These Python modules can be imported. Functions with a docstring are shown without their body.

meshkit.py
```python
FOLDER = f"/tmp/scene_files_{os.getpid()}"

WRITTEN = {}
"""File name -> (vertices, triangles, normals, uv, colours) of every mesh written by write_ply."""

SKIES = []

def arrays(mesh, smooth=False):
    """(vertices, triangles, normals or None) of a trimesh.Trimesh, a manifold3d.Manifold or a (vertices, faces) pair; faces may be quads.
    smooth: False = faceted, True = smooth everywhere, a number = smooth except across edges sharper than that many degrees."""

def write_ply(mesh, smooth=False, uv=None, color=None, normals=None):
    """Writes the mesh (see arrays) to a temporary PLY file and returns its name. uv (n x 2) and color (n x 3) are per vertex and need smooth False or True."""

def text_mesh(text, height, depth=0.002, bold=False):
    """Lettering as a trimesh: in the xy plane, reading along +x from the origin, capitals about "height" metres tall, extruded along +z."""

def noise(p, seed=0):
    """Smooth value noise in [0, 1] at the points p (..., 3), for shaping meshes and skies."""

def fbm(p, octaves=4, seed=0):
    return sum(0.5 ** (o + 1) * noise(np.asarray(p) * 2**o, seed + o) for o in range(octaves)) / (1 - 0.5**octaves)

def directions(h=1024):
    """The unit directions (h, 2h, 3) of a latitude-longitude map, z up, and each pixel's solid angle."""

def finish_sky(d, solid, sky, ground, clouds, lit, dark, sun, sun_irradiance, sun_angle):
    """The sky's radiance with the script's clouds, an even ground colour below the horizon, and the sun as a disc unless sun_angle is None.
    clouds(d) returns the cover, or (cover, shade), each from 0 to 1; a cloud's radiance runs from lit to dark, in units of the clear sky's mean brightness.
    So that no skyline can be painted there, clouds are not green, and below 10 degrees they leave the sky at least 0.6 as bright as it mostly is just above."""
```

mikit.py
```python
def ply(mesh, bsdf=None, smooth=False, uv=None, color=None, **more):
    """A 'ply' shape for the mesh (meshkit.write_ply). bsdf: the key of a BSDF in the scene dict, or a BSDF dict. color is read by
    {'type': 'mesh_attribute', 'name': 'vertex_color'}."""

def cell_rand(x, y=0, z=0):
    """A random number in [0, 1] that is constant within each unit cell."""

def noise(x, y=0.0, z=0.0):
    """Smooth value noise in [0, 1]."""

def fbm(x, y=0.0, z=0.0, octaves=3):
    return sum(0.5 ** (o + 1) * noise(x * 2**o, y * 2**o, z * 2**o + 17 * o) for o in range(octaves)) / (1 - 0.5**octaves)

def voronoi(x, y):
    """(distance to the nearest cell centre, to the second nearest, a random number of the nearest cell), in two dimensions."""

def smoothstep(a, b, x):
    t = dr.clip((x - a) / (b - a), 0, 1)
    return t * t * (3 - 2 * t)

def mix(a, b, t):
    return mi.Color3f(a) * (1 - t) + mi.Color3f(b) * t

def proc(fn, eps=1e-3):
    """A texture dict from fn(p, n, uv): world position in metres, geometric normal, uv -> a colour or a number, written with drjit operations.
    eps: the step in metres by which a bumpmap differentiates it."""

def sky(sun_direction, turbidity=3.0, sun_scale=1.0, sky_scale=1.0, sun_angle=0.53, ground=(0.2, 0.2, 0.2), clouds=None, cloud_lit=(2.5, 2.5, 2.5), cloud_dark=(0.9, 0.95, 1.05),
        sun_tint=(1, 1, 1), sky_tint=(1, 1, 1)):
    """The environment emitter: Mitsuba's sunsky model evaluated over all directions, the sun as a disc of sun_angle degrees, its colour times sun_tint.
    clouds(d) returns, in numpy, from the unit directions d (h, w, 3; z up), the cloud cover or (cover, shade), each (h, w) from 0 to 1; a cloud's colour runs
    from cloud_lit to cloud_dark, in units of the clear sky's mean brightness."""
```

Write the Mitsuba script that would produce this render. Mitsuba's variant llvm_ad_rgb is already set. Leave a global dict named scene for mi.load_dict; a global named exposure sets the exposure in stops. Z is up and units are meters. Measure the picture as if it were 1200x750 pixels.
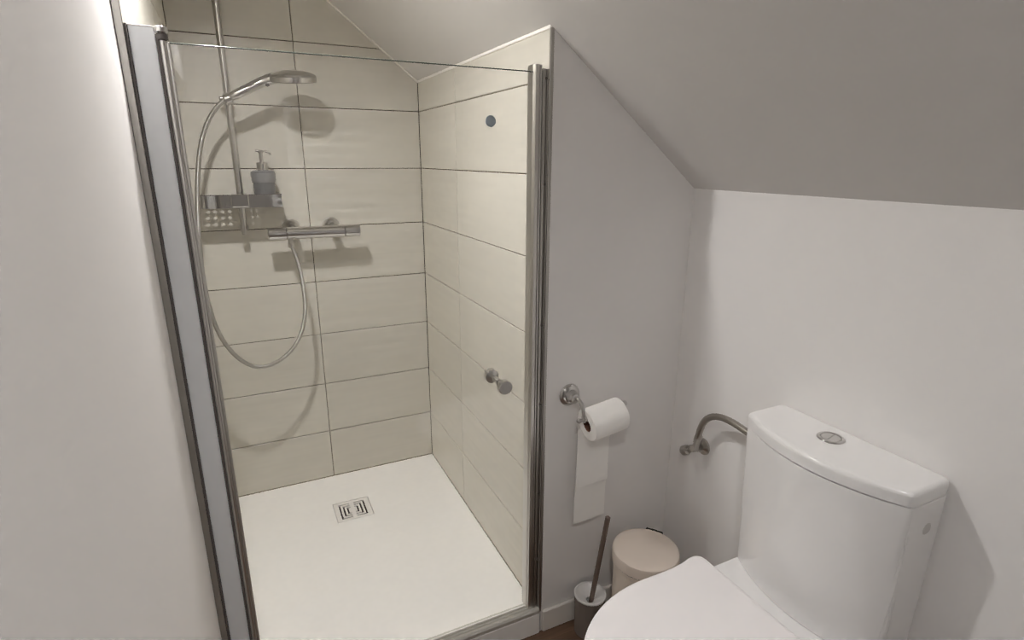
import math, random
import numpy as np, trimesh, drjit as dr, mitsuba as mi
import mikit, meshkit
from shapely.geometry import Polygon, Point, box as sbox
from shapely import affinity
T = mi.ScalarTransform4f
scene, labels = {}, {}
random.seed(7)

# ------------------------------------------------------------------ camera
CAM = np.array([-0.7898, -1.4108, 1.5415])
FWD = np.array([0.4171, 0.8656, -0.2770])
UP = np.array([0.1163, 0.2515, 0.9608])
scene['camera'] = {'type': 'perspective', 'fov': 85.2, 'fov_axis': 'x', 'near_clip': 0.02, 'far_clip': 50.0,
                   'to_world': T().look_at(origin=CAM.tolist(), target=(CAM + FWD).tolist(), up=UP.tolist())}
exposure = 1.6

# ------------------------------------------------------------------ lights (two recessed ceiling spots)
LAMP_COLOR = (1.0, 0.98, 0.965)
LAMPS = [((-0.80, 0.13), 640.0, 'round recessed ceiling spot above the glass shower door'),
         ((-0.82, -1.60), 440.0, 'round recessed ceiling spot in front of the towel radiator')]
LAMP_R = 0.030

# ------------------------------------------------------------------ dimensions (metres; z=0 is the top of the shower tray)
XL, YB, XK, ZF = -0.96, 1.2212, 0.5425, -0.086
ZC, SL, ZTOP, YR = 1.879, 0.784, 2.30, -2.0
def zceil(x): return min(ZTOP, ZC - SL * x)

# ------------------------------------------------------------------ materials
noise, fbm, smoothstep, mix, cell_rand = mikit.noise, mikit.fbm, mikit.smoothstep, mikit.mix, mikit.cell_rand
def pr(color, rough=0.5, spec=0.5, metal=0.0, coat=0.0, **k):
    c = mikit.proc(color) if callable(color) else {'type': 'rgb', 'value': list(color)}
    return {'type': 'principled', 'base_color': c, 'roughness': rough, 'specular': spec, 'metallic': metal, 'clearcoat': coat, 'clearcoat_gloss': 0.95, **k}
def two(b): return {'type': 'twosided', 'bsdf': b}
def bump(b, fn, scale, eps=1e-3): return {'type': 'bumpmap', 'arbitrary': mikit.proc(fn, eps), 'scale': scale, 'bsdf': b}
def mat(name, b): scene['m_' + name] = two(b); return 'm_' + name

M = {}
M['plaster'] = mat('plaster', bump(pr((0.74, 0.725, 0.715), 0.75, 0.25), lambda p, n, uv: fbm(p.x * 160, p.y * 160, p.z * 160, 2), 0.0003))
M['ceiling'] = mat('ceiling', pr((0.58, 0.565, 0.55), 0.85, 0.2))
def tile_col(seed, base):
    def f(p, n, uv):
        s = fbm(p.x * 5 + p.y * 5 + seed, p.z * 55, seed, 3)
        w = fbm(p.x * 30 + seed, p.y * 30, p.z * 30, 2)
        return mi.Color3f(*base) * (0.95 + 0.07 * s + 0.03 * w)
    return f
TILE = []
for i, b in enumerate([(0.585, 0.562, 0.502), (0.600, 0.577, 0.516), (0.570, 0.547, 0.488)]):
    TILE.append(mat(f'tile_{i}', pr(tile_col(i * 3.7, b), 0.27, 0.5)))
M['grout'] = mat('grout', pr((0.28, 0.25, 0.205), 0.9, 0.2))
M['caulk'] = mat('caulk', pr((0.86, 0.84, 0.80), 0.5, 0.4))
M['tray'] = mat('tray', pr(lambda p, n, uv: mi.Color3f(0.88, 0.87, 0.845) * (0.985 + 0.03 * fbm(p.x * 60, p.y * 60, 0, 3)), 0.45, 0.4))
M['drain_cover'] = mat('drain_cover', pr((0.78, 0.765, 0.735), 0.4, 0.45))
M['slot'] = mat('slot', pr((0.035, 0.03, 0.028), 0.6, 0.3))
M['chrome'] = mat('chrome', pr((0.60, 0.59, 0.575), 0.04, 0.5, 1.0))
M['satin'] = mat('satin', pr((0.72, 0.71, 0.69), 0.33, 0.5, 1.0))
M['rail'] = mat('rail', pr((0.60, 0.585, 0.545), 0.4, 0.5, 0.35))
M['alu'] = mat('alu', pr((0.60, 0.585, 0.56), 0.30, 0.5, 1.0))
M['alu_dark'] = mat('alu_dark', pr((0.43, 0.415, 0.39), 0.38, 0.5, 1.0))
M['filler'] = mat('filler', pr((0.74, 0.76, 0.785), 0.45, 0.5, 0.1))
M['seal'] = mat('seal', pr((0.10, 0.09, 0.085), 0.5, 0.4))
M['hose'] = mat('hose', bump(pr((0.50, 0.49, 0.47), 0.20, 0.5, 1.0), lambda p, n, uv: dr.sin(uv.y * 6.2832), 0.0004, 2e-4))
M['glass'] = 'm_glass'; scene['m_glass'] = {'type': 'thindielectric', 'int_ior': 1.5}
M['glass_edge'] = mat('glass_edge', pr((0.10, 0.12, 0.105), 0.10, 0.45))
M['porcelain'] = mat('porcelain', pr((0.75, 0.74, 0.735), 0.08, 0.5, coat=0.5))
M['seat'] = mat('seat', pr((0.80, 0.775, 0.775), 0.35, 0.4))
M['paper'] = mat('paper', bump(pr((0.84, 0.825, 0.80), 0.95, 0.1), lambda p, n, uv: fbm(p.x * 300, p.y * 300, p.z * 300, 2), 0.0005))
M['cardboard'] = mat('cardboard', pr((0.16, 0.085, 0.065), 0.9, 0.1))
M['bin'] = mat('bin', pr((0.66, 0.585, 0.515), 0.35, 0.4))
M['bin_lid'] = mat('bin_lid', pr((0.70, 0.615, 0.545), 0.38, 0.4))
M['black'] = mat('black', pr((0.03, 0.028, 0.026), 0.45, 0.4))
M['brush_pot'] = mat('brush_pot', pr((0.17, 0.145, 0.13), 0.5, 0.35))
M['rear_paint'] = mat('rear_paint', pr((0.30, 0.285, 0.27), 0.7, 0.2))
M['hall_paint'] = mat('hall_paint', pr((0.12, 0.11, 0.10), 0.8, 0.2))
M['brush_rim'] = mat('brush_rim', pr((0.66, 0.65, 0.64), 0.25, 0.5))
M['brush_stick'] = mat('brush_stick', pr((0.17, 0.13, 0.11), 0.3, 0.5, 0.4))
M['bristle'] = mat('bristle', pr((0.70, 0.69, 0.67), 0.7, 0.2))
M['soap'] = mat('soap', pr((0.135, 0.135, 0.137), 0.3, 0.5))
M['soap_clear'] = mat('soap_clear', pr((0.20, 0.20, 0.203), 0.22, 0.5))
M['dot'] = mat('dot', pr((0.31, 0.36, 0.40), 0.5, 0.4))
M['radiator'] = mat('radiator', pr((0.86, 0.86, 0.86), 0.3, 0.5))
M['valve'] = mat('valve', pr((0.46, 0.44, 0.41), 0.12, 0.5, 1.0))
M['pipe'] = mat('pipe', pr((0.40, 0.375, 0.34), 0.25, 0.5, 1.0))
def wood(p, n, uv):
    plank = cell_rand(dr.floor((p.y + 5) / 0.15), 3)
    g = fbm(p.x * 5 + plank * 40, p.y * 70, plank * 9, 4)
    return mix((0.050, 0.028, 0.018), (0.165, 0.098, 0.062), g) * (0.8 + 0.4 * plank)
M['wood'] = mat('wood', pr(wood, 0.45, 0.4))
M['wood_gap'] = mat('wood_gap', pr((0.03, 0.02, 0.015), 0.9, 0.1))
M['skirting'] = mat('skirting', pr((0.74, 0.71, 0.665), 0.4, 0.4))

# ------------------------------------------------------------------ helpers
def add(key, mesh, m, smooth=False):
    k, i = key, 0
    while k in scene: i += 1; k = f'{key}_{i:03d}'
    scene[k] = mikit.ply(mesh, m, smooth=smooth)
    return k
def tag(key, label=None, category=None, group=None, kind=None):
    d = labels.setdefault(key, {})
    for n, v in (('label', label), ('category', category), ('group', group), ('kind', kind)):
        if v: d[n] = v
    return key
def cat(*ms): return trimesh.util.concatenate(list(ms))
def bx(x0, x1, y0, y1, z0, z1, b=0.0):
    lo, hi = np.array([x0, y0, z0], float), np.array([x1, y1, z1], float)
    b = min(b, *(0.45 * (hi - lo)))
    if b <= 0: return trimesh.creation.box(bounds=[lo, hi])
    pts = []
    for sx in (0, 1):
        for sy in (0, 1):
            for sz in (0, 1):
                c = np.where([sx, sy, sz], hi, lo); s = np.where([sx, sy, sz], -1, 1) * b
                for k in range(3):
                    q = c + s; q[k] = c[k]; pts.append(q)
    return trimesh.convex.convex_hull(np.array(pts))
def frame(d):
    d = np.asarray(d, float) / np.linalg.norm(d)
    a = np.cross(d, [0, 0, 1] if abs(d[2]) < 0.9 else [1, 0, 0]); a /= np.linalg.norm(a)
    return d, a, np.cross(d, a)
def lathe(profile, base=(0, 0, 0), axis=(0, 0, 1), n=48):
    """profile: (radius, height) pairs along the axis, first to last; radius 0 closes it."""
    d, a, b = frame(axis)
    base = np.asarray(base, float); th = np.arange(n) * 2 * np.pi / n
    V, rings = [], []
    for r, h in profile:
        if r <= 1e-7: rings.append([len(V)]); V.append(base + d * h)
        else:
            rings.append(list(range(len(V), len(V) + n))); V += list(base + d * h + r * (np.cos(th)[:, None] * a + np.sin(th)[:, None] * b))
    F = []
    for A, B in zip(rings[:-1], rings[1:]):
        for i in range(n):
            j = (i + 1) % n
            if len(A) == 1 and len(B) == 1: continue
            if len(A) == 1: F.append([A[0], B[i], B[j]][::-1])
            elif len(B) == 1: F.append([A[i], A[j], B[0]])
            else: F += [[A[i], A[j], B[j]], [A[i], B[j], B[i]]]
    m = trimesh.Trimesh(np.array(V), np.array(F), process=False); m.fix_normals(); return m
def rod(p0, p1, r, b=None, n=32):
    p0, p1 = np.array(p0, float), np.array(p1, float); L = np.linalg.norm(p1 - p0)
    b = min(r * 0.25, L * 0.2) if b is None else b
    return lathe([(0, 0), (r - b, 0), (r, b), (r, L - b), (r - b, L), (0, L)], p0, p1 - p0, n)
def spline(pts, n):
    from scipy.interpolate import CubicSpline
    pts = np.array(pts, float); t = np.r_[0, np.cumsum(np.linalg.norm(np.diff(pts, axis=0), axis=1))]
    return CubicSpline(t, pts)(np.linspace(0, t[-1], n))
def tube(path, r, n=16):
    """Swept tube with parallel transport; r a number or one per point. Returns mesh, uv (v counts metres along it)."""
    path = np.array(path, float); r = np.broadcast_to(r, len(path))
    tan = np.gradient(path, axis=0); tan /= np.linalg.norm(tan, axis=1, keepdims=True)
    _, a, _ = frame(tan[0]); V, UV = [], []; s = np.r_[0, np.cumsum(np.linalg.norm(np.diff(path, axis=0), axis=1))]
    th = np.arange(n) * 2 * np.pi / n
    for i in range(len(path)):
        a = a - tan[i] * (a @ tan[i]); a /= np.linalg.norm(a); b = np.cross(tan[i], a)
        V += list(path[i] + r[i] * (np.cos(th)[:, None] * a + np.sin(th)[:, None] * b)); UV += [(k / n, s[i]) for k in range(n)]
    F = []
    for i in range(len(path) - 1):
        for k in range(n):
            j = (k + 1) % n; F += [[i * n + k, i * n + j, i * n + n + j], [i * n + k, i * n + n + j, i * n + n + k]]
    c0, c1 = len(V), len(V) + 1; V += [path[0], path[-1]]; UV += [(0.5, 0), (0.5, s[-1])]
    for k in range(n):
        j = (k + 1) % n; F += [[c0, j, k], [c1, (len(path) - 1) * n + k, (len(path) - 1) * n + j]]
    return trimesh.Trimesh(np.array(V), np.array(F), process=False), np.array(UV)
def star(poly, n=240, c=None):
    """n boundary points of a star-shaped polygon, evenly by angle round c."""
    from shapely.geometry import LineString
    c = poly.centroid.coords[0] if c is None else c; out = []
    for t in np.arange(n) * 2 * np.pi / n:
        q = LineString([c, (c[0] + 5 * math.cos(t), c[1] + 5 * math.sin(t))]).intersection(poly)
        x, y = np.array(q.coords if q.geom_type == 'LineString' else q.geoms[0].coords)[-1]; out.append((x, y))
    return np.array(out)
def loft(rings, c0=None, c1=None):
    """rings: list of (n x 3) closed loops bottom to top, capped at both ends."""
    n = len(rings[0]); V = np.vstack(rings); F = []
    for i in range(len(rings) - 1):
        for k in range(n):
            j = (k + 1) % n; F += [[i * n + k, i * n + j, i * n + n + j], [i * n + k, i * n + n + j, i * n + n + k]]
    V = np.vstack([V, [rings[0].mean(0) if c0 is None else c0], [rings[-1].mean(0) if c1 is None else c1]])
    for k in range(n):
        j = (k + 1) % n; F += [[len(V) - 2, j, k], [len(V) - 1, (len(rings) - 1) * n + k, (len(rings) - 1) * n + j]]
    return trimesh.Trimesh(V, np.array(F), process=False)
def lift(p2, z): return np.c_[p2, np.full(len(p2), z)]
def prism(poly, axis, a0, a1):
    """poly in the two remaining axes (x,z for 'y'; y,z for 'x'; x,y for 'z'), extruded from a0 to a1."""
    m = trimesh.creation.extrude_polygon(poly, a1 - a0); v = m.vertices.copy()
    o = {'z': lambda v: np.c_[v[:, 0], v[:, 1], v[:, 2] + a0], 'y': lambda v: np.c_[v[:, 0], v[:, 2] + a0, v[:, 1]], 'x': lambda v: np.c_[v[:, 2] + a0, v[:, 0], v[:, 1]]}[axis]
    m = trimesh.Trimesh(o(v), m.faces, process=False); m.fix_normals(); return m
def tile_mesh(poly, place, t=0.008, b=0.0012):
    """convex tile: poly in wall coordinates, place(u, v, depth) -> xyz, depth 0 at the wall and t at the face."""
    inner = poly.buffer(-b, join_style=2)
    o = np.array(poly.exterior.coords)[:-1]
    i = np.array(inner.exterior.coords)[:-1]
    if len(o) != len(i): i = o + (np.array(poly.centroid.coords[0]) - o) * 0.006
    else:
        i = np.array([i[np.argmin(np.linalg.norm(i - q, axis=1))] for q in o])
    n = len(o); V = [place(u, v, 0) for u, v in o] + [place(u, v, t - b) for u, v in o] + [place(u, v, t) for u, v in i]; F = []
    for s in (0, n):
        for k in range(n):
            j = (k + 1) % n; F += [[s + k, s + j, s + n + j], [s + k, s + n + j, s + n + k]]
    for k in range(1, n - 1): F += [[2 * n, 2 * n + k, 2 * n + k + 1]]
    m = trimesh.Trimesh(np.array(V), np.array(F), process=False)
    return m

# ------------------------------------------------------------------ room shell
def struct(key, mesh, m, label, smooth=False): return tag(add(key, mesh, m, smooth), label, kind='structure')
DOOR_Y, DOOR_Z = -1.27, 1.90
struct('wall_left', cat(bx(XL - 0.12, XL - 0.008, DOOR_Y, YB + 0.15, ZF - 0.06, ZTOP + 0.05), bx(XL - 0.12, XL - 0.008, YR - 0.1, DOOR_Y, DOOR_Z, ZTOP + 0.05)), M['plaster'], 'white plaster wall at the left beside the shower enclosure')
struct('door_1', cat(bx(XL - 0.125, XL - 0.003, DOOR_Y - 0.015, DOOR_Y, ZF, DOOR_Z, 0.002), bx(XL - 0.125, XL - 0.003, YR, DOOR_Y - 0.0152, DOOR_Z - 0.015, DOOR_Z, 0.002)), M['wood'], 'open doorway to a dark hall beside the viewer')
struct('wall_hall', cat(bx(XL - 1.1, XL - 1.0, YR - 0.5, -0.4, ZF - 0.06, 2.4), bx(XL - 1.0, XL - 0.12, YR - 0.6, YR - 0.5, ZF - 0.06, 2.4), bx(XL - 1.0, XL - 0.12, -0.5, -0.4, ZF - 0.06, 2.4)), M['hall_paint'], 'dark hall wall beyond the open doorway')
struct('floor_hall', bx(XL - 1.1, XL - 0.12, YR - 0.6, -0.4, ZF - 0.06, ZF), M['wood_gap'], 'dark hall floor beyond the open doorway')
struct('ceiling_hall', bx(XL - 1.1, XL - 0.12, YR - 0.6, -0.4, 2.35, 2.4), M['hall_paint'], 'dark hall ceiling beyond the open doorway')
struct('wall_back', bx(XL - 0.12, 0.008, YB + 0.008, YB + 0.15, ZF - 0.06, ZTOP + 0.05), M['grout'], 'back wall of the shower covered in beige tiles')
struct('wall_partition', prism(Polygon([(0.008, ZF - 0.06), (XK + 0.1, ZF - 0.06), (XK + 0.1, 1.45), (0.008, 1.95)]), 'y', 0.0, YB + 0.15), M['plaster'], 'white partition wall carrying the toilet paper holder, tiled on its shower side')
add('wall_partition__grout_bed', bx(0.0065, 0.0085, 0.003, YB + 0.01, 0, ZC + 0.01), M['grout'])
add('wall_left__grout_bed', bx(XL - 0.0085, XL - 0.0065, 0.003, YB + 0.01, 0, ZTOP), M['grout'])
struct('wall_right', bx(XK, XK + 0.12, YR - 0.1, 0.0, ZF - 0.06, 1.5), M['plaster'], 'low white knee wall behind the toilet')
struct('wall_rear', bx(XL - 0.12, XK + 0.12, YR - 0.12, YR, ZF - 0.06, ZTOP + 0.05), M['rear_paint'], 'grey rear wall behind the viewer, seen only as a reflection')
xe = (ZC - ZTOP) / SL
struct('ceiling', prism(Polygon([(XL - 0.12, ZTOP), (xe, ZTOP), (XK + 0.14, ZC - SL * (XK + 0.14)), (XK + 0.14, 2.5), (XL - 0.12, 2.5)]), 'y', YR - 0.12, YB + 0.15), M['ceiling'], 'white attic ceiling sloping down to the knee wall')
struct('floor', bx(XL - 0.12, XK + 0.12, YR - 0.1, YB + 0.1, ZF - 0.06, ZF - 0.008), M['wood_gap'], 'dark brown wooden floor')
for r in range(14):
    y1 = -0.001 - 0.15 * r; y0 = max(y1 - 0.148, YR)
    xs = [XL - 0.006, -0.2 + 0.31 * ((r * 7) % 3 - 1), XK - 0.001]
    for x0, x1 in zip(xs[:-1], xs[1:]):
        if y1 > YR: add('floor__plank', bx(x0 + 0.001, x1 - 0.001, y0, y1, ZF - 0.008, ZF, 0.0012), M['wood'])

# tiles: 25 cm courses from the tray up, cut at the ceiling
J = 0.0017
def tile_wall(holder, cuts, lim, place, flip=False):
    k = 0
    for row in range(10):
        for u0, u1 in zip(cuts[:-1], cuts[1:]):
            p = sbox(u0 + J, row * 0.25 + J, u1 - J, row * 0.25 + 0.25 - J).intersection(lim)
            if p.is_empty or p.area < 1e-4: continue
            m = tile_mesh(p, place)
            if flip: m.invert()
            add(holder + '__tile', m, TILE[(row * 2 + k * 5 + row // 3) % 3]); k += 1
e = 0.003
tile_wall('wall_back', [XL, -0.517, 0.0], Polygon([(XL + .001, 0), (-.001, 0), (-.001, ZC - e), (xe, ZTOP - e), (XL + .001, ZTOP - e)]), lambda u, v, d: (u, YB + 0.008 - d, v))
tile_wall('wall_partition', [0.004, 0.741, YB], sbox(0.004, 0, YB, ZC - e), lambda u, v, d: (0.008 - d, u, v))
tile_wall('wall_left', [0.004, 0.741, YB], sbox(0.004, 0, YB, ZTOP - e), lambda u, v, d: (XL - 0.008 + d, u, v), True)
# edge trims and caulk
struct('trim_1', bx(-0.0005, 0.0095, -0.0025, 0.004, 0.0, ZC - 0.004, 0.0008), M['alu_dark'], 'grey metal edge trim at the free end of the tiled partition')
struct('trim_2', bx(XL - 0.0075, XL + 0.0065, -0.0025, 0.004, 0.0, ZTOP - 0.002, 0.0008), M['alu_dark'], 'grey metal edge trim where the left wall tiles begin')
struct('trim_3', prism(Polygon([(-0.0, ZC), (xe, ZTOP), (xe, ZTOP - 0.0075), (-0.0, ZC - 0.0075)]), 'y', YB - 0.003, YB + 0.004), M['caulk'], 'white sealant line between back wall tiles and sloping ceiling')
struct('trim_4', bx(-0.003, 0.006, 0.0, YB, ZC - 0.0065, ZC + 0.003, 0.001), M['caulk'], 'white sealant line along the top of the partition tiles')
struct('trim_5', prism(Polygon([(XL, 0), (XL, 0.004), (XL + 0.0001, 0.004), (-0.0001, 0.004), (0, 0)]), 'y', YB - 0.002, YB + 0.002), M['grout'], 'thin joint between tray and back wall')
struct('trim_6', bx(-0.0015, 0.002, 0.05, YB, 0.0, 0.004), M['grout'], 'thin joint between tray and partition tiles')
# skirting boards
def skirting(key, x0, x1, y0, y1, label): return struct(key, bx(x0, x1, y0, y1, ZF, 0.002, 0.003), M['skirting'], label)
skirting('baseboard_back', 0.012, XK, -0.012, 0.0, 'white skirting board under the toilet paper holder')
skirting('baseboard_right', XK - 0.012, XK, YR, -0.013, 'white skirting board along the knee wall')
skirting('baseboard_rear', XL + 0.005, XK - 0.013, YR, YR + 0.012, 'white skirting board along the rear wall')

# ------------------------------------------------------------------ shower tray with drain
tag('shower_tray', 'flat white shower tray with a square drain, raised above the dark floor', 'shower tray')
from manifold3d import Manifold
def man(m):
    import manifold3d
    m = m.copy(); m.merge_vertices()
    return Manifold(manifold3d.Mesh(np.array(m.vertices, np.float32), np.array(m.faces, np.uint32)))
def unman(m):
    q = m.to_mesh(); return trimesh.Trimesh(np.array(q.vert_properties[:, :3]), np.array(q.tri_verts), process=False)
DX, DY, DW, DH = -0.483, 0.893, 0.078, 0.074
add('shower_tray__tray_slab', unman(man(bx(XL + 0.0005, -0.0005, -0.010, YB - 0.0005, ZF, 0.0, 0.002)) - man(bx(DX - DW - .003, DX + DW + .003, DY - DH - .003, DY + DH + .003, -0.02, 0.01))), M['tray'])
# drain cover: a square plate with nested bracket slots
cover = man(bx(DX - DW, DX + DW, DY - DH, DY + DH, -0.0040, -0.0004, 0.0008))
cuts = []
def slot(x0, x1, y0, y1): cuts.append(man(bx(DX + x0, DX + x1, DY + y0, DY + y1, -0.02, 0.01)))
for R, g in ((0.057, 0.009), (0.041, 0.009), (0.025, 0.009)):
    w = 0.0072
    for s in (-1, 1):
        slot(*sorted((s * (R - w), s * R)), -R, R)
        for t in (-1, 1): slot(*sorted((s * g, s * R)), *sorted((t * (R - w), t * R)))
for c in cuts: cover = cover - c
add('shower_tray__drain_cover', unman(cover), M['drain_cover'])
add('shower_tray__drain_cover__drain_well', bx(DX - 0.060, DX + 0.060, DY - 0.060, DY + 0.060, -0.0195, -0.0102), M['slot'])

# ------------------------------------------------------------------ shower enclosure
tag('shower_enclosure', 'aluminium wall posts and threshold rail framing the shower opening', 'shower enclosure')
F = 'shower_enclosure'
# right wall post with shallow flutes, extruded upward
def post(pts, z0, z1): return prism(Polygon(pts), 'z', z0, z1)
add(F + '__wall_post', post([(-0.0195, 0.012), (-0.0195, 0.052), (-0.001, 0.052), (-0.001, 0.006), (-0.005, 0.006), (-0.0065, 0.010), (-0.009, 0.010), (-0.0105, 0.005), (-0.0175, 0.005)], 0.018, 1.775), M['alu_dark'])
add(F + '__latch_post', post([(-0.0425, 0.018), (-0.0425, 0.048), (-0.020, 0.048), (-0.020, 0.008), (-0.0235, 0.008), (-0.025, 0.012), (-0.028, 0.012), (-0.030, 0.007), (-0.0385, 0.007), (-0.040, 0.012)], 0.022, 1.785), M['alu'])
for z in (1.752, 1.475, 1.06, 0.80, 0.48, 0.22):
    add(F + '__screw', rod((-0.0080, 0.012, z), (-0.0080, 0.0025, z - 0.001), 0.0036, n=16), M['seal'], 35)
add(F + '__left_post', post([(XL + 0.001, 0.0045), (XL + 0.001, 0.03), (XL + 0.011, 0.03), (XL + 0.011, 0.006), (XL + 0.0105, 0.0045)], 0.018, 1.795), M['seal'])
add(F + '__filler_panel', cat(bx(XL + 0.0115, -0.9035, 0.012, 0.020, 0.02, 1.793, 0.001)), M['filler'])
add(F + '__filler_panel__top_edge', bx(XL + 0.0115, -0.9035, 0.011, 0.021, 1.793, 1.7955, 0.0005), M['caulk'])
add(F + '__threshold_rail', prism(Polygon([(-0.009, -0.0005), (-0.009, 0.012), (-0.004, 0.018), (0.004, 0.0185), (0.005, 0.0165), (0.008, 0.0165), (0.009, 0.0195), (0.022, 0.0205), (0.023, 0.0185), (0.026, 0.0185), (0.027, 0.021), (0.036, 0.021), (0.043, 0.012), (0.046, 0.0)]), 'x', XL + 0.002, -0.0015), M['rail'])

tag('shower_door', 'clear hinged glass shower door with a round chrome knob', 'shower door')
D = 'shower_door'
GY = 0.020; GX0, GX1, GZ0, GZ1 = -0.882, -0.026, 0.028, 1.766
add(D + '__glass_pane', (np.array([[GX0, GY, GZ0], [GX1, GY, GZ0], [GX1, GY, GZ1], [GX0, GY, GZ1]]), np.array([[0, 1, 2], [0, 2, 3]])), M['glass'])
add(D + '__glass_edge', bx(GX0, GX1, GY - 0.003, GY + 0.003, GZ1, GZ1 + 0.0025, 0.0008), M['glass_edge']); tag(D + '__glass_edge', 'greenish polished top edge')
add(D + '__drip_seal', bx(GX0, GX1, GY - 0.003, GY + 0.003, GZ0 - 0.006, GZ0, 0.001), M['caulk'])
add(D + '__hinge_bar', cat(rod((-0.8915, 0.010, 0.024), (-0.8915, 0.010, 1.770), 0.0062, n=20), bx(-0.8865, -0.8795, 0.008, 0.026, 0.024, 1.768, 0.002)), M['alu'], 35)
add(D + '__hinge_seal', bx(-0.9030, -0.8975, 0.008, 0.028, 0.022, 1.780, 0.001), M['seal'])
hc = add(D + '__hinge_cap', cat(rod((-0.8915, 0.012, 1.7825), (-0.8915, 0.012, 1.796), 0.0125, n=28), rod((-0.905, 0.012, 1.789), (-0.891, 0.012, 1.790), 0.0048, n=20)), M['chrome'], 35)
add(D + '__hinge_cap__collar', rod((-0.8915, 0.012, 1.770), (-0.8915, 0.012, 1.7825), 0.0105, n=28), M['seal'], 35)
KX, KZ = -0.150, 0.899
add(D + '__door_knob', cat(lathe([(0, 0), (0.019, 0), (0.0215, 0.0025), (0.0215, 0.020), (0.0195, 0.0225), (0.0075, 0.024), (0.0065, 0.030), (0.0065, 0.046), (0.010, 0.048), (0.010, 0.0645)], (KX, GY - 0.0655, KZ), (0, 1, 0)),
                            lathe([(0.010, 0.0005), (0.010, 0.012), (0.0065, 0.014), (0.0065, 0.030), (0.0195, 0.034), (0.0215, 0.036), (0.0215, 0.054), (0.019, 0.0565), (0, 0.0565)], (KX, GY, KZ), (0, 1, 0))), M['chrome'], 30)
tag(D + '__door_knob', 'chrome double knob')

# grey round disc stuck on the door glass
tag(add('glass_sticker', lathe([(0, 0), (0.0146, 0), (0.0150, 0.0006), (0.0144, 0.0022), (0.0125, 0.0028), (0, 0.003)], (-0.166, GY - 0.0003, 1.6385), (0, -1, 0)), M['dot'], 30), 'small round blue-grey disc stuck on the shower door glass near its upper right corner', 'sticker')

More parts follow.
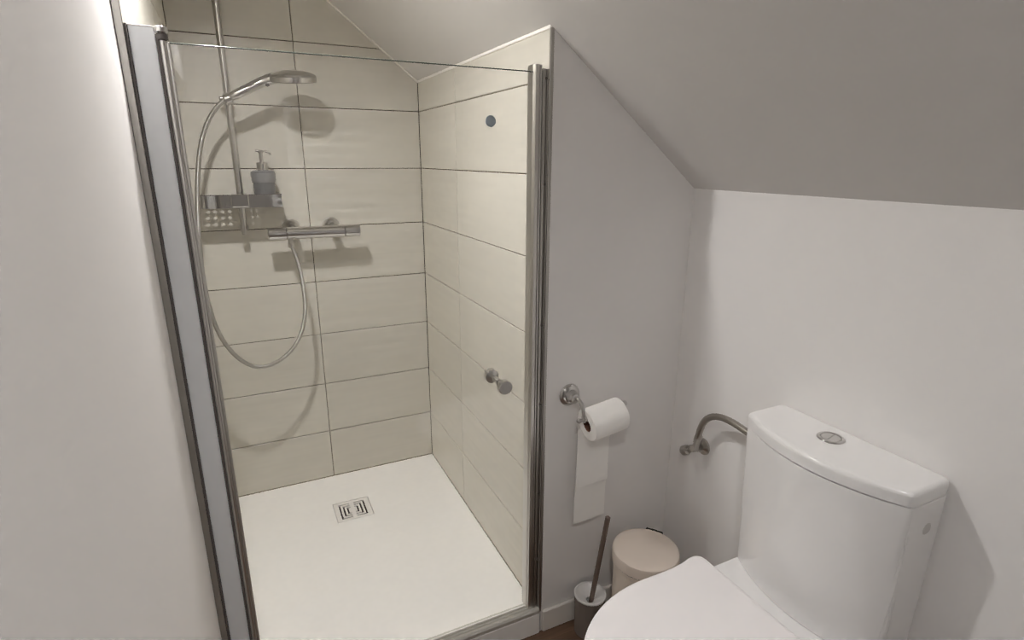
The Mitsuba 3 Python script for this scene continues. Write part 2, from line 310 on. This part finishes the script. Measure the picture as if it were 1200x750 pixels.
# ------------------------------------------------------------------ shower column
RX, RY = -0.783, 1.150
S = tag('shower_riser', 'slim chrome riser pipe standing against the beige back wall', 'shower rail')
riser = tube([(RX, RY, 1.238), (RX, RY, 1.8), (RX, RY, 2.16), (RX, RY - 0.004, 2.20), (RX, RY - 0.02, 2.235), (RX, RY - 0.05, 2.25), (RX, RY - 0.20, 2.255)], 0.0122, 20)[0]
add('shower_riser__pipe', riser, M['chrome'], 40)
add('shower_riser__wall_bracket', cat(rod((RX, RY, 2.175), (RX, YB, 2.175), 0.009), rod((RX, YB - 0.008, 2.175), (RX, YB, 2.175), 0.022)), M['chrome'], 35)
add('shower_riser__foot_bracket', cat(rod((RX, RY, 1.262), (RX, YB, 1.262), 0.008), rod((RX, YB - 0.008, 1.262), (RX, YB, 1.262), 0.018)), M['chrome'], 35)
add('shower_riser__overhead_head', lathe([(0, 0), (0.08, 0), (0.085, 0.004), (0.083, 0.009), (0.03, 0.014), (0.012, 0.024), (0, 0.026)], (RX, RY - 0.20, 2.218), (0, 0, 1)), M['chrome'], 30)
add('shower_riser__slider', cat(lathe([(0, 0), (0.0165, 0.001), (0.018, 0.004), (0.018, 0.034), (0.0165, 0.037), (0, 0.038)], (RX, RY, 1.742), (0, 0, 1)), rod((RX, RY, 1.758), (RX, 1.056, 1.7535), 0.011), rod((RX - 0.012, 1.044, 1.7475), (RX + 0.012, 1.042, 1.7595), 0.0185), rod((RX - 0.030, RY, 1.762), (RX - 0.012, RY, 1.762), 0.009)), M['chrome'], 35)

H0, H1, H2 = np.array([-0.7905, 1.041, 1.7515]), np.array([-0.640, 1.026, 1.826]), np.array([-0.549, 1.008, 1.838])
tag('hand_shower', 'chrome hand shower with a flat round head clipped to the riser', 'hand shower')
hs = spline([H0, H0 + (H1 - H0) * 0.15, H0 + (H1 - H0) * 0.5, H1 - (H1 - H0) * 0.06, H1 + np.array([.022, -.008, .006]), H2 + np.array([-0.040, .015, 0.002])], 40)
t = np.linspace(0, 1, 40); hr = np.where(t < 0.10, 0.0110, np.where(t < 0.13, 0.0150, 0.0165 + 0.0025 * np.clip((t - .16) / .6, 0, 1)))
add('hand_shower__handle', tube(hs, hr, 24)[0], M['chrome'], 40)
nrm = np.array([0.05, 0.17, -1.0])
head = lathe([(0, 0), (0.080, 0), (0.0840, 0.0015), (0.0850, 0.004), (0.0850, 0.020), (0.080, 0.0275), (0.062, 0.035), (0.035, 0.041), (0, 0.043)], H2 - np.array([0, 0, .018]), -nrm, 56)
add('hand_shower__shower_head', head, M['chrome'], 28)
add('hand_shower__spray_face', lathe([(0, 0), (0.064, 0), (0.066, 0.001), (0.066, 0.003), (0, 0.003)], H2 - np.array([0, 0, .0195]), -nrm, 48), M['satin'], 30)
add('hand_shower__trigger', trimesh.creation.icosphere(2, 0.0085).apply_translation(H1 + np.array([-0.004, -0.008, -0.017])), M['seal'], True)

HP = [(-0.7905, 1.041, 1.7515), (-0.830, 1.035, 1.714), (-0.871, 1.021, 1.646), (-0.912, 0.985, 1.497), (-0.938, 0.935, 1.257), (-0.9425, 0.915, 1.086), (-0.930, 0.911, 0.952), (-0.885, 0.931, 0.811), (-0.79, 0.961, 0.721), (-0.669, 0.991, 0.760), (-0.595, 1.021, 0.900), (-0.586, 1.051, 1.004), (-0.594, 1.076, 1.111), (-0.613, 1.094, 1.190)]
hm, huv = tube(spline(HP, 260), 0.0082, 14); huv[:, 1] = huv[:, 1] / 0.006
scene['shower_hose'] = mikit.ply(hm, M['hose'], smooth=True, uv=huv)
tag('shower_hose', 'long silver metal shower hose hanging in a loop below the mixer bar', 'shower hose')

MX0, MX1, MY, MZ, MR = -0.6985, -0.3265, 1.0962, 1.2410, 0.0262
tag('shower_mixer', 'horizontal chrome thermostatic mixer bar on the tiled back wall', 'shower mixer')
add('shower_mixer__body', rod((-0.6245, MY, MZ), (-0.3935, MY, MZ), MR - 0.0007, 0.001, 48), M['chrome'], 30)
for x0, x1 in ((MX0, -0.6255), (-0.3925, MX1)): add('shower_mixer__control_knob', rod((x0, MY, MZ), (x1, MY, MZ), MR, 0.004, 48), M['chrome'], 30)
for x in (-0.596, -0.428):
    add('shower_mixer__rosette', lathe([(0, 0), (0.036, 0), (0.0365, 0.004), (0.034, 0.012), (0.026, 0.022), (0.018, 0.028), (0.0165, 0.032), (0.0165, 0.105), (0, 0.105)], (x, YB, 1.2530), (0, -1, -0.09), 40), M['chrome'], 30)
add('shower_mixer__hose_outlet', lathe([(0, 0), (0.010, 0), (0.0125, 0.003), (0.0125, 0.020), (0.010, 0.024), (0.010, 0.042), (0, 0.042)], (-0.6135, 1.0955, 1.180), (0, 0, 1), 24), M['chrome'], 30)

# chrome shelf on the riser
BX0, BX1, BY0, BY1, BZ0, BZ1 = -0.9225, -0.6325, 1.0660, 1.2120, 1.3530, 1.4040
tag('shower_caddy', 'chrome shelf with a perforated bottom clamped on the riser', 'shower shelf')
plate = sbox(BX0, BY0, BX1, BY1)
for i in range(11):
    for j in range(5):
        c = Point(BX0 + 0.0155 + i * 0.0258, BY0 + 0.017 + j * 0.0272)
        if abs(c.x - RX) > 0.030: plate = plate.difference(c.buffer(0.0078, 8))
plate = plate.difference(Point(RX, RY).buffer(0.0135))
add('shower_caddy__perforated_base', prism(plate, 'z', BZ0, BZ0 + 0.002), M['chrome'])
add('shower_caddy__front_panel', bx(BX0, BX1, BY0 - 0.002, BY0, BZ0, BZ1, 0.0006), M['chrome'])
for x in (BX0, BX1 - 0.002): add('shower_caddy__side_panel', bx(x, x + 0.002, BY0 + 0.0002, BY1, BZ0 + 0.0022, BZ1, 0.0006), M['chrome'])
for x0, x1 in ((BX0 - 0.0008, RX - 0.038), (RX + 0.031, BX1 + 0.0008)): add('shower_caddy__top_rim', bx(x0, x1, BY0 - 0.0032, BY0 + 0.0012, BZ1 - 0.002, BZ1 + 0.0008, 0.0004), M['seal'])
add('shower_caddy__clamp', unman(man(bx(RX - 0.036, RX + 0.029, BY0 - 0.008, RY + 0.018, BZ0 + 0.003, BZ1 + 0.001, 0.004)) - man(rod((RX, RY, 1.2), (RX, RY, 1.5), 0.0128))), M['chrome'])

tag('soap_dispenser', 'grey pump bottle of soap standing on the chrome shower shelf', 'soap dispenser')
SX, SY, SZ = -0.689, 1.1350, BZ0 + 0.002
add('soap_dispenser__bottle', lathe([(0, 0), (0.036, 0), (0.039, 0.003), (0.0405, 0.05), (0.0415, 0.090), (0.043, 0.093), (0.0450, 0.100), (0.0462, 0.128), (0.0450, 0.134), (0.038, 0.139), (0.020, 0.142), (0.018, 0.146), (0, 0.146)], (SX, SY, SZ), n=56), M['soap'], 28)
add('soap_dispenser__bottle__shoulder_band', lathe([(0.0436, 0.0925), (0.0458, 0.100), (0.0470, 0.126), (0.0466, 0.130), (0.0440, 0.130), (0.0430, 0.0925), (0.0436, 0.0925)], (SX, SY, SZ), n=56), M['soap_clear'], 28)
add('soap_dispenser__collar', lathe([(0, 0.140), (0.021, 0.140), (0.0215, 0.143), (0.0215, 0.168), (0.019, 0.171), (0, 0.171)], (SX, SY, SZ), n=36), M['chrome'], 30)
ztip = SZ + 0.214
add('soap_dispenser__pump', cat(rod((SX, SY, SZ + 0.168), (SX, SY, ztip - 0.004), 0.0078), lathe([(0, 0), (0.010, 0), (0.011, 0.002), (0.0105, 0.007), (0.006, 0.010), (0, 0.011)], (SX, SY, ztip - 0.006), n=28),
    tube(spline([(SX - 0.018, SY + 0.004, ztip + 0.002), (SX, SY, ztip + 0.001), (SX + 0.022, SY - 0.006, ztip - 0.002), (SX + 0.036, SY - 0.010, ztip - 0.012)], 20), np.linspace(0.0045, 0.0036, 20), 14)[0]), M['chrome'], 35)

# ------------------------------------------------------------------ toilet
YC = -0.648
tag('toilet', 'white ceramic close-coupled toilet with a tall bow-fronted cistern and closed lid', 'toilet')
def bow(xb, xc, xa, hw, r=0.012):
    """outline of the cistern: flat back at xb, sides hw from YC, front from xc at the corners to xa in the middle."""
    s = np.linspace(-1, 1, 41); fx = xa + (xc - xa) * np.abs(s) ** 2.0
    p = Polygon([(xb, YC + hw)] + [(x, YC - hw * k) for x, k in zip(fx, s)] + [(xb, YC - hw)])
    return p.buffer(-r, join_style=1).buffer(r, quad_segs=8)
CC = (0.47, YC)
tank = []
for z, xc, xa, hw in ((0.4005, .4340, .3790, .2080), (0.403, .4310, .3760, .2105), (0.46, .4280, .3720, .2115), (0.62, .4195, .3600, .2145), (0.80, .4090, .3455, .2170), (0.8380, .4075, .3440, .2175), (0.8392, .4085, .3450, .2165), (0.8395, .4170, .3535, .2080), (0.8440, .4170, .3535, .2080)):
    tank.append(lift(star(bow(XK - 0.004, xc, xa, hw), 240, CC), z))
add('toilet__cistern', loft(tank), M['porcelain'], 30)
lid = []
for z, d in ((0.8425, 0.002), (0.8435, 0.0), (0.866, -0.001), (0.873, 0.0005), (0.8770, 0.005), (0.8785, 0.012), (0.8790, 0.03)):
    lid.append(lift(star(bow(XK - 0.0025, 0.4045, .3420, .2175, 0.018).buffer(-d, quad_segs=8), 240, CC), z))
add('toilet__cistern_lid', loft(lid), M['porcelain'], 40)
BXc, BYc, BZc = 0.467, -0.630, 0.879
add('toilet__flush_button', lathe([(0.0225, 0.0), (0.031, 0), (0.0322, 0.0015), (0.030, 0.0042), (0.0245, 0.0048), (0.0228, 0.003), (0.0225, 0.0)], (BXc, BYc, BZc), n=48), M['chrome'], 30)
half = Point(0, 0).buffer(0.0215, 24)
for sgn in (-1, 1):
    hp = half.intersection(sbox(-1, 0.0009, 1, 1) if sgn > 0 else sbox(-1, -1, 1, -0.0009))
    add('toilet__flush_button__push_half', prism(affinity.translate(affinity.rotate(hp, 12, origin=(0, 0)), BXc, BYc), 'z', BZc, BZc + 0.0036), M['satin'])
add('toilet__side_cap', lathe([(0, 0), (0.0145, 0), (0.0155, 0.0015), (0.0148, 0.004), (0.0115, 0.006), (0, 0.0065)], (0.4815, YC - 0.2125, 0.770), (0, -1, 0), 32), M['chrome'], 30)
# bowl: pan lofted from the floor to the rim, widening back to the shelf that carries the cistern
def egg(x0, x1, hw, r): return Polygon([(x1, YC - hw), (x1, YC + hw)] + [((x0 + .55 * (x1 - x0)) - .55 * (x1 - x0) * math.sin(a), YC + hw * math.cos(a)) for a in np.linspace(0, math.pi, 40)]).buffer(-r).buffer(r)
PC = (0.15, YC)
pan = []
for z, x0, x1, hw in ((ZF, 0.02, .525, .125), (ZF + .02, 0.02, .525, .122), (0.05, 0.0, .525, .118), (0.18, -0.06, .525, .135), (0.28, -0.13, .53, .170), (0.345, -0.165, .535, .205), (0.392, -0.178, .5385, .2150), (0.3975, -0.176, .5385, .2130), (0.3995, -0.170, .5365, .2090)):
    pan.append(lift(star(egg(x0, x1, hw, 0.02), 200, PC), z))
add('toilet__bowl', loft(pan), M['porcelain'], 40)
def dlid(grow, xb):
    side = [(xb, 0.0), (xb, 0.205), (xb - 0.006, 0.222), (xb - 0.020, 0.2325), (xb - 0.036, 0.2300), (xb - 0.060, 0.2225), (xb - 0.11, 0.2180), (0.10, 0.2175), (0.045, 0.2165), (-0.011, 0.2070), (-0.069, 0.1880), (-0.129, 0.1560), (-0.178, 0.1120), (-0.208, 0.0600), (-0.218, 0.0)]
    from scipy.interpolate import splprep, splev
    q = np.array(side); tck, _ = splprep(q[1:].T, s=2e-5, k=3); q = np.vstack([q[:1], np.array(splev(np.linspace(0, 1, 80), tck)).T])
    q[-1, 1] = 0
    return Polygon([(x, YC + y) for x, y in q] + [(x, YC - y) for x, y in q[::-1][1:-1]]).buffer(grow)
LC = (0.06, YC)
add('toilet__seat', loft([lift(star(dlid(-0.006, 0.285), 240, LC), z) for z in (0.4065, 0.4085, 0.420, 0.4235)]), M['seat'], 40)
add('toilet__lid', loft([lift(star(dlid(d, 0.2945), 240, LC), z) for z, d in ((0.4245, -0.004), (0.426, -0.0005), (0.440, 0.0), (0.4455, -0.0012), (0.4485, -0.005), (0.4500, -0.013), (0.4503, -0.03))]), M['seat'], 40)
for s in (-1, 1): add('toilet__seat_hinge', rod((0.305, YC + s * 0.085 - 0.03, 0.414), (0.305, YC + s * 0.085 + 0.03, 0.414), 0.0135), M['chrome'], 35)
for s in (-1, 1): add('toilet__seat_buffer', bx(-0.05, -0.02, YC + s * 0.15 - 0.008, YC + s * 0.15 + 0.008, 0.399, 0.4068, 0.001), M['caulk'])

# water stop valve and its pipe
tag('stop_valve', 'chrome angle stop valve with a bent pipe on the knee wall beside the cistern', 'water valve')
VY, VZ = -0.157, 0.604
add('stop_valve__rosette', lathe([(0, 0), (0.029, 0), (0.030, 0.002), (0.027, 0.007), (0.017, 0.012), (0.0145, 0.014), (0, 0.014)], (XK, VY, VZ), (-1, 0, 0), 40), M['valve'], 30)
add('stop_valve__valve_body', cat(rod((XK - 0.010, VY, VZ), (0.482, VY - 0.008, VZ + 0.010), 0.0125), lathe([(0, 0), (0.0115, 0), (0.0115, 0.03), (0.014, 0.032), (0.014, 0.056), (0.011, 0.060), (0, 0.060)], (0.495, VY - 0.012, VZ + 0.002), (0, -0.12, 1), 6), rod((0.494, VY + 0.012, VZ + 0.000), (0.492, VY - 0.012, VZ + 0.010), 0.010)), M['valve'], 35)
add('stop_valve__tap_knob', cat(lathe([(0, 0), (0.008, 0), (0.008, 0.012), (0.0155, 0.014), (0.0168, 0.017), (0.0168, 0.034), (0.0145, 0.038), (0, 0.038)], (0.490, VY + 0.004, VZ - 0.003), (-0.15, 1, -0.55), 14)), M['valve'], 30)
pp = spline([(0.492, -0.176, 0.655), (0.488, -0.190, 0.705), (0.483, -0.213, 0.742), (0.480, -0.247, 0.767), (0.480, -0.290, 0.778), (0.480, -0.340, 0.777), (0.480, -0.4325, 0.772)], 60)
add('stop_valve__supply_pipe', tube(pp, 0.0105, 18)[0], M['pipe'], 40)
add('stop_valve__pipe_nut', rod((0.480, -0.405, 0.7735), (0.480, -0.4328, 0.7720), 0.0150, n=6), M['valve'])

# ------------------------------------------------------------------ toilet paper and holder
tag('paper_holder', 'chrome toilet paper holder arm on the white partition wall', 'toilet paper holder')
add('paper_holder__rosette', lathe([(0, 0), (0.036, 0), (0.0375, 0.002), (0.036, 0.006), (0.029, 0.012), (0.022, 0.014), (0.0205, 0.018), (0.0195, 0.034), (0.015, 0.040), (0, 0.042)], (0.095, 0.0, 0.816), (0, -1, 0), 44), M['chrome'], 30)
add('paper_holder__arm', tube(spline([(0.098, -0.034, 0.817), (0.101, -0.052, 0.814), (0.104, -0.068, 0.798), (0.104, -0.077, 0.775), (0.104, -0.078, 0.760)], 30), 0.0066, 16)[0], M['chrome'], 40)
add('paper_holder__bar', cat(rod((0.088, -0.078, 0.7590), (0.258, -0.078, 0.7860), 0.0055), trimesh.creation.icosphere(2, 0.0085).apply_translation((0.086, -0.078, 0.7590)), trimesh.creation.icosphere(2, 0.009).apply_translation((0.258, -0.078, 0.7860)),
    lathe([(0, 0), (0.0125, 0), (0.0125, 0.010), (0, 0.010)], (0.102, -0.078, 0.7605), (1, 0, 0.16), 20)), M['chrome'], 35)
tag('toilet_paper', 'white toilet paper roll with a long tail hanging from the chrome arm', 'toilet paper')
P0, PD = np.array([0.113, -0.082, 0.7395]), np.array([1.0, 0.0, 0.14]); PD /= np.linalg.norm(PD); PL, PR = 0.128, 0.0525
add('toilet_paper__roll', lathe([(0.0215, 0.0), (0.0500, 0.0), (PR, 0.002), (PR, PL - 0.002), (0.0500, PL), (0.0215, PL), (0.0215, 0)], P0, PD, 64), M['paper'], 30)
add('toilet_paper__core_tube', lathe([(0.0195, 0.001), (0.0213, 0.001), (0.0213, PL - 0.001), (0.0195, PL - 0.001), (0.0195, 0.001)], P0, PD, 40), M['cardboard'], 30)
def sheet(x0, x1, ytop, ztop, ybot, zl, zr, th=0.0007, wave=0.0012, sd=0):
    n, m = 16, 30; V = []
    for side in (0, 1):
        for j in range(m):
            for i in range(n):
                u, w = i / (n - 1), j / (m - 1); z0 = ztop + 0.14 * (x0 + (x1 - x0) * u - x0); zb = zl + (zr - zl) * u
                y = ytop + (ybot - ytop) * w + wave * math.sin(u * 5 + sd + w * 2) * (0.3 + w) + 0.0012 * math.sin(w * 9 + sd)
                V.append((x0 + (x1 - x0) * u - 0.004 * w, y - side * th, z0 + (zb - z0) * w))
    F = []; o = n * m
    for j in range(m - 1):
        for i in range(n - 1):
            a, b, c, d = j * n + i, j * n + i + 1, (j + 1) * n + i + 1, (j + 1) * n + i
            F += [[a, b, c], [a, c, d], [a + o, c + o, b + o], [a + o, d + o, c + o]]
    for loop in ([j * n for j in range(m)], [j * n + n - 1 for j in range(m)], list(range((m - 1) * n, m * n)), list(range(n))):
        for a, b in zip(loop[:-1], loop[1:]): F += [[a, b, b + o], [a, b + o, a + o]]
    q = trimesh.Trimesh(np.array(V), np.array(F), process=False); q.fix_normals(); return q
YS = P0[1] + PR
add('toilet_paper__hanging_sheet', sheet(0.115, 0.240, YS - 0.001, 0.745, -0.030, 0.346, 0.350, sd=1), M['paper'], 40)
add('toilet_paper__hanging_sheet', sheet(0.114, 0.240, YS - 0.003, 0.745, -0.037, 0.488, 0.492, sd=2), M['paper'], 40)

# ------------------------------------------------------------------ waste bin
WX, WY, WZ = 0.313, -0.172, 0.283
tag('waste_bin', 'round beige pedal bin with a closed lid in the corner behind the toilet', 'waste bin')
H = WZ - ZF
add('waste_bin__body', lathe([(0, 0), (0.098, 0), (0.102, 0.004), (0.1045, H - 0.062), (0.1010, H - 0.060), (0, H - 0.060)], (WX, WY, ZF), n=72), M['bin'], 30)
add('waste_bin__rim', lathe([(0.098, H - 0.0595), (0.1055, H - 0.0595), (0.1070, H - 0.057), (0.1070, H - 0.049), (0.1055, H - 0.0470), (0.1020, H - 0.0465), (0.1020, H - 0.043), (0.098, H - 0.043), (0.098, H - 0.0595)], (WX, WY, ZF), n=72), M['bin'], 30)
add('waste_bin__lid', lathe([(0.1030, H - 0.0430), (0.1100, H - 0.0430), (0.1113, H - 0.041), (0.1115, H - 0.012), (0.1095, H - 0.005), (0.104, H - 0.0015), (0.08, H + 0.0005), (0.04, H + 0.002), (0, H + 0.0025)], (WX, WY, ZF), n=72), M['bin_lid'], 30)
add('waste_bin__gasket', lathe([(0.1015, H - 0.0467), (0.1072, H - 0.0467), (0.1072, H - 0.0432), (0.1015, H - 0.0432), (0.1015, H - 0.0467)], (WX, WY, ZF), n=72), M['seal'], 30)
hd = np.array([0.80, 0.60]); hp = np.array([WX, WY]) + hd * 0.118
hb = bx(-0.012, 0.010, -0.030, 0.030, H - 0.075, H - 0.010, 0.003); R_ = trimesh.transformations.rotation_matrix(math.atan2(hd[1], hd[0]), [0, 0, 1]); hb.apply_transform(R_); hb.apply_translation([hp[0], hp[1], ZF])
add('waste_bin__lid_hinge', hb, M['black'])
pb = bx(0.095, 0.135, -0.022, 0.022, 0.006, 0.014, 0.003); pb.apply_transform(trimesh.transformations.rotation_matrix(math.atan2(-hd[1], -hd[0]), [0, 0, 1])); pb.apply_translation([WX, WY, ZF])
add('waste_bin__pedal', pb, M['black'])

# ------------------------------------------------------------------ toilet brush in its pot
QX, QY = 0.166, -0.072; QH = 0.072 - ZF
tag('brush_holder', 'taupe round toilet brush pot with a pale rim on the dark floor', 'toilet brush holder')
add('brush_holder__pot', lathe([(0, 0), (0.048, 0), (0.051, 0.003), (0.0545, QH - 0.008), (0.0545, QH - 0.005), (0.0505, QH - 0.005), (0.0475, 0.02), (0, 0.015)], (QX, QY, ZF), n=64), M['brush_pot'], 30)
add('brush_holder__rim', lathe([(0.0500, QH - 0.0045), (0.0560, QH - 0.0045), (0.0572, QH - 0.001), (0.0560, QH + 0.002), (0.0505, QH + 0.002), (0.0490, QH - 0.001), (0.0500, QH - 0.0045)], (QX, QY, ZF), n=64), M['brush_rim'], 30)
tag('toilet_brush', 'toilet brush with a dark slanting stick standing in its pot', 'toilet brush')
b0, b1 = np.array([0.163, -0.074, -0.01]), np.array([0.2285, -0.066, 0.363])
add('toilet_brush__handle', rod(b0, b1, 0.0088, 0.003, 28), M['brush_stick'], 35)
rng = np.random.default_rng(5); br = []
for k in range(110):
    a = k * 2.39996; h = 0.004 + 0.05 * (k / 110); c = b0 + (b1 - b0) * (0.02 + h)
    d = np.array([math.cos(a), math.sin(a), 0.55 + 0.25 * rng.random()]); d /= np.linalg.norm(d)
    br.append(trimesh.creation.cylinder(0.0011, segment=[c, c + d * (0.036 + 0.006 * rng.random())], sections=5))
tag(add('toilet_brush__bristle_tuft', cat(*br), M['bristle']), kind='stuff')
add('brush_holder__splash_funnel', lathe([(0.0495, QH - 0.0008), (0.040, QH - 0.010), (0.016, QH - 0.027), (0.014, QH - 0.0275), (0.014, QH - 0.0290), (0.017, QH - 0.0285), (0.041, QH - 0.0115), (0.0495, QH - 0.0025), (0.0495, QH - 0.0008)], (QX, QY, ZF), n=56), M['brush_rim'], 30)

# ------------------------------------------------------------------ towel radiator behind the viewer (reflected in the door)
tag('towel_radiator', 'white ladder towel radiator on the rear wall, mirrored in the shower door', 'radiator')
RX0, RX1, RYY = -0.50, 0.17, YR + 0.07
for x in (RX0, RX1): add('towel_radiator__upright', bx(x - 0.017, x + 0.017, RYY - 0.015, RYY + 0.015, 0.28, 1.83, 0.006), M['radiator'])
z, k = 0.34, 0
while z < 1.80:
    if k % 6 != 5: add('towel_radiator__bar', rod((RX0 + 0.0175, RYY + 0.012, z), (RX1 - 0.0175, RYY + 0.012, z), 0.0135, n=16), M['radiator'], 40)
    z += 0.0605; k += 1
for x in (RX0, RX1):
    for z in (0.40, 1.70): add('towel_radiator__wall_bracket', rod((x, RYY - 0.014, z), (x, YR + 0.0005, z), 0.010, n=16), M['radiator'], 40)

# ------------------------------------------------------------------ ceiling spots
for (x, y), power, lab in LAMPS:
    k, i = 'ceiling_spot', 0
    while k in labels: i += 1; k = f'ceiling_spot_{i:03d}'
    tag(k, lab, 'ceiling light', 'recessed ceiling spots')
    add(k + '__trim_ring', lathe([(0.040, 0.0), (0.048, 0.0), (0.050, 0.003), (0.048, 0.0185), (0.041, 0.0190), (0.040, 0.018), (0.040, 0)], (x, y, ZTOP), (0, 0, -1), 48), M['black'], 30)
    scene[k + '__lamp'] = {'type': 'disk', 'to_world': T().translate([x, y, ZTOP - 0.003]).rotate([1, 0, 0], 180).scale(LAMP_R),
                           'bsdf': {'type': 'ref', 'id': M['caulk']}, 'emitter': {'type': 'area', 'radiance': {'type': 'rgb', 'value': [power * c for c in LAMP_COLOR]}}}
